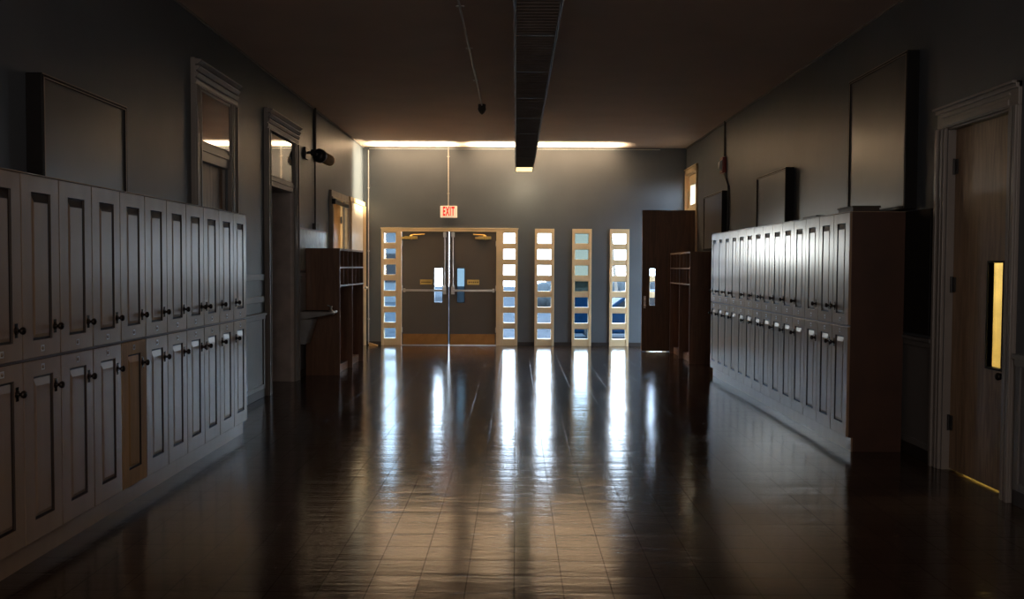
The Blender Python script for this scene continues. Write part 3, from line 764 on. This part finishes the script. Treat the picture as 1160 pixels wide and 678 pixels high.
w = MB(); w.lathe(p0 - dr * .021, -dr, [(0, .022), (.006, .018)], n=12); w.build('rear_cap', 'steel', d)
w = MB(); w.lathe(p0, dr, [(.09, .078), (.25, .078), (.28, .070), (.285, .05)], n=20); w.build('barrel', 'tan', d)

# wooden wedge in the far left corner
w = MB(); w.prism([(-2.78, 0), (-2.62, 0), (-2.62, .012), (-2.78, .06)], 1, 17.02, 17.12)
tag(w.build('door_wedge', 'wedge', bevel=.003), 'pale wooden door wedge on the floor in the far left corner', 'door wedge')

# ---------------------------------------------------------------- outside
tag(MB().box(-40, 40, YB + .2, 90, -.62, -.5).box(XT, 40, 5, YB + .2, -.62, -.5).build('ground', 'asphalt'), 'grey asphalt yard outside the windows', 'ground', kind=S)
tag(MB().box(DX0 - .6, 3.4, YB + .2, YB + 2.2, -.5, -.03).build('landing', 'asphalt2'), 'pale concrete landing outside the exit doors', 'ground', kind=S) if False else None
d = thing('car', (4.2, 25.0, -.5), 'blue car parked outside the third slot window', 'car')
prof = [(1.3, -.20), (1.35, .15), (1.6, .32), (2.5, .42), (3.1, .86), (4.6, .90), (5.3, .48), (5.75, .42), (5.85, -.15), (5.6, -.28), (1.6, -.28)]
w = MB(); w.prism(prof, 1, 24.2, 25.9); w.build('body', 'carblue', d, bevel=.06)
w = MB(); w.prism([(2.68, .45), (3.18, .80), (3.8, .83), (3.8, .45)], 1, 24.17, 24.19); w.prism([(3.9, .45), (3.9, .83), (4.52, .83), (5.0, .48)], 1, 24.17, 24.19); w.build('side_windows', 'carglass', d)
for x in (2.15, 5.0):
    for y in (24.15, 25.75):
        w = MB(); w.lathe((x, y, -.19), (0, 1, 0), [(0, .22), (.0, .30), (.02, .31), (.17, .31), (.19, .30)], n=20); w.build('wheel', 'tire', d)
d = thing('storage_container', (2.2, 30, -.5), 'blue storage container outside the middle slot window', 'container')
w = MB(); w.box(1.85, 3.1, 29, 33, -.45, .75); w.build('body', 'carblue', d)
w = MB(); 
for k in range(12): w.box(1.83, 1.85, 29.1 + k * .32, 29.2 + k * .32, -.42, .72)
for k in range(5): w.box(1.95 + k * .25, 2.05 + k * .25, 28.98, 29.0, -.42, .72)
w.build('ribs', 'carblue', d)
d = thing('house', (-9, 52, -.5), 'pale building far outside the left sidelight', 'building')
w = MB(); w.box(-18, -5.2, 50, 58, -.5, 3.6); w.build('wall', 'facade', d)
w = MB(); w.prism([(-18.4, 3.6), (-4.8, 3.6), (-6.8, 5.0), (-16.4, 5.0)], 1, 49.6, 58.4); w.build('roof', 'pipe', d)
for k in range(5): MB().box(-17.2 + k * 2.4, -16.2 + k * 2.4, 49.96, 50, .6, 2.2).build('window', 'carglass', d)
d = thing('utility_pole', (4.1, 38, -.5), 'wooden utility pole with a crossarm outside the third slot window', 'pole')
w = MB(); w.tube((4.35, 38, -.5), (3.75, 38, 5.2), .07, .05); w.build('pole', 'polewood', d)
w = MB(); w.box(3.2, 5.3, 37.9, 38.0, .98, 1.08); w.build('crossarm', 'polewood', d)
w = MB()
for k in range(60):
    x = 1.5 + k * .22; w.lathe((x, 45 + random.uniform(-.4, .4), -.5), (random.uniform(-.2, .2), 0, 1), [(0, .4), (.5, .55), (.9 + random.uniform(0, .4), .4), (1.25 + random.uniform(0, .4), .05)], n=7)
tag(w.build('hedge', 'hedge'), 'dark hedge far outside the slot windows', 'hedge')

# ---------------------------------------------------------------- lights
def area(name, loc, size, rot, power, col, sy=None, spread=None):
    l = bpy.data.lights.new(name, 'AREA'); l.energy = power; l.color = col; l.shape = 'RECTANGLE'; l.size = size; l.size_y = sy or size
    if spread: l.spread = spread
    o = bpy.data.objects.new(name, l); C.objects.link(o); o.location = loc; o.rotation_euler = rot
    return o
WARM = (1, .87, .60)
area('ceiling_wash_light', (-1.93, 16.80, 3.60), 1.5, (PI, 0, 0), 68, WARM, .45, spread=2.4)  # unseen area lights added for the bright ceiling band
area('ceiling_wash_light', (.53, 16.80, 3.60), 2.75, (PI, 0, 0), 125, WARM, .45, spread=2.4)
area('corner_wash_light', (-2.72, 16.66, 3.15), 1.2, (0, PI / 2, 0), 24, WARM, .95, spread=2.2)  # unseen area light added to brighten the far left corner
area('doorway_lamp', (XL - .03, 14.29, 1.9), .06, (PI / 2, 0, .5), 3, (1, .8, .5), 1.3); bpy.data.lights['doorway_lamp'].energy = 9  # unseen light added behind the casing to brighten the orange door
area('fixture_end_light', (.137, 16.15, 3.1), .25, (PI / 2 * .8, 0, 0), 6, WARM, .1)
area('side_room_light', (4.3, 7.0, 2.95), 1.0, (0, 0, 0), 75, (1, .85, .6))
area('hall_fill_light', (0, -1.6, 2.6), 3.5, (math.radians(108), 0, 0), 95, (1, .87, .78))
sp_l = bpy.data.lights.new('window_shaft_light', 'SPOT'); sp_l.energy = 125; sp_l.color = (.96, 1, .96); sp_l.spot_size = math.radians(24); sp_l.spot_blend = 1; sp_l.shadow_soft_size = .22  # spot added inside the hall to brighten the right lockers
sp_o = bpy.data.objects.new('window_shaft_light', sp_l); C.objects.link(sp_o); sp_o.location = (.4, 16.9, 1.9)
sp_o.rotation_euler = (Vector((2.74, 9.9, 1.45)) - sp_o.location).to_track_quat('-Z', 'Y').to_euler()
# portals help sampling the sky through the openings
for x0, x1 in WINX + [SL, SR]:
    o = area('window_portal', ((x0 + x1) / 2, YB + .16, 1.12), x1 - x0, (-PI / 2, 0, 0), 1, (1, 1, 1), 2.2); o.data.cycles.is_portal = True
o = area('side_portal', (XT + .02, 16.64, 1.6), 3.2, (0, PI / 2, 0), 1, (1, 1, 1), .94); o.data.cycles.is_portal = True

wd = bpy.data.worlds.new('world'); bpy.context.scene.world = wd; wd.use_nodes = True
nt = wd.node_tree; nt.nodes.clear(); N, L = nt.nodes, nt.links
o = N.new('ShaderNodeOutputWorld'); bg = N.new('ShaderNodeBackground'); L.new(bg.outputs[0], o.inputs[0])
tc = N.new('ShaderNodeTexCoord'); sp = N.new('ShaderNodeSeparateXYZ'); L.new(tc.outputs['Generated'], sp.inputs[0])
rp = N.new('ShaderNodeValToRGB'); L.new(sp.outputs[2], rp.inputs[0])
rp.color_ramp.elements[0].position = 0; rp.color_ramp.elements[0].color = (.76, .89, 1, 1)
rp.color_ramp.elements[1].position = .4; rp.color_ramp.elements[1].color = (.52, .75, 1, 1)
L.new(rp.outputs[0], bg.inputs[0]); bg.inputs[1].default_value = 17

# ---------------------------------------------------------------- camera (fitted to the room)
f, pi_, ya_, ro_ = 1020.04, .036779, .004127, -.004985
cp, sp_, cy, sy, cr, sr = math.cos(pi_), math.sin(pi_), math.cos(ya_), math.sin(ya_), math.cos(ro_), math.sin(ro_)
R1 = Matrix(((1, 0, 0), (0, cp, sp_), (0, -sp_, cp)))
R2 = Matrix(((cy, -sy, 0), (sy, cy, 0), (0, 0, 1)))
R3 = Matrix(((cr, 0, sr), (0, 1, 0), (-sr, 0, cr)))
A = R2 @ R1 @ R3
M4 = Matrix(((A[0][0], A[0][2], -A[0][1], 0), (A[1][0], A[1][2], -A[1][1], 0), (A[2][0], A[2][2], -A[2][1], 1.52), (0, 0, 0, 1)))
cd = bpy.data.cameras.new('camera'); cd.sensor_width = 36; cd.lens = 36 * f / 1160; cd.clip_end = 300
co = bpy.data.objects.new('camera', cd); C.objects.link(co); co.matrix_world = M4
bpy.context.scene.camera = co
sc = bpy.context.scene
sc.view_settings.view_transform = 'Standard'; sc.view_settings.look = 'None'; sc.view_settings.exposure = 0
try:
    sc.cycles.use_denoising = True; sc.cycles.max_bounces = 8; sc.cycles.transparent_max_bounces = 12
    sc.cycles.sample_clamp_indirect = 8; sc.cycles.caustics_reflective = True
except Exception: pass
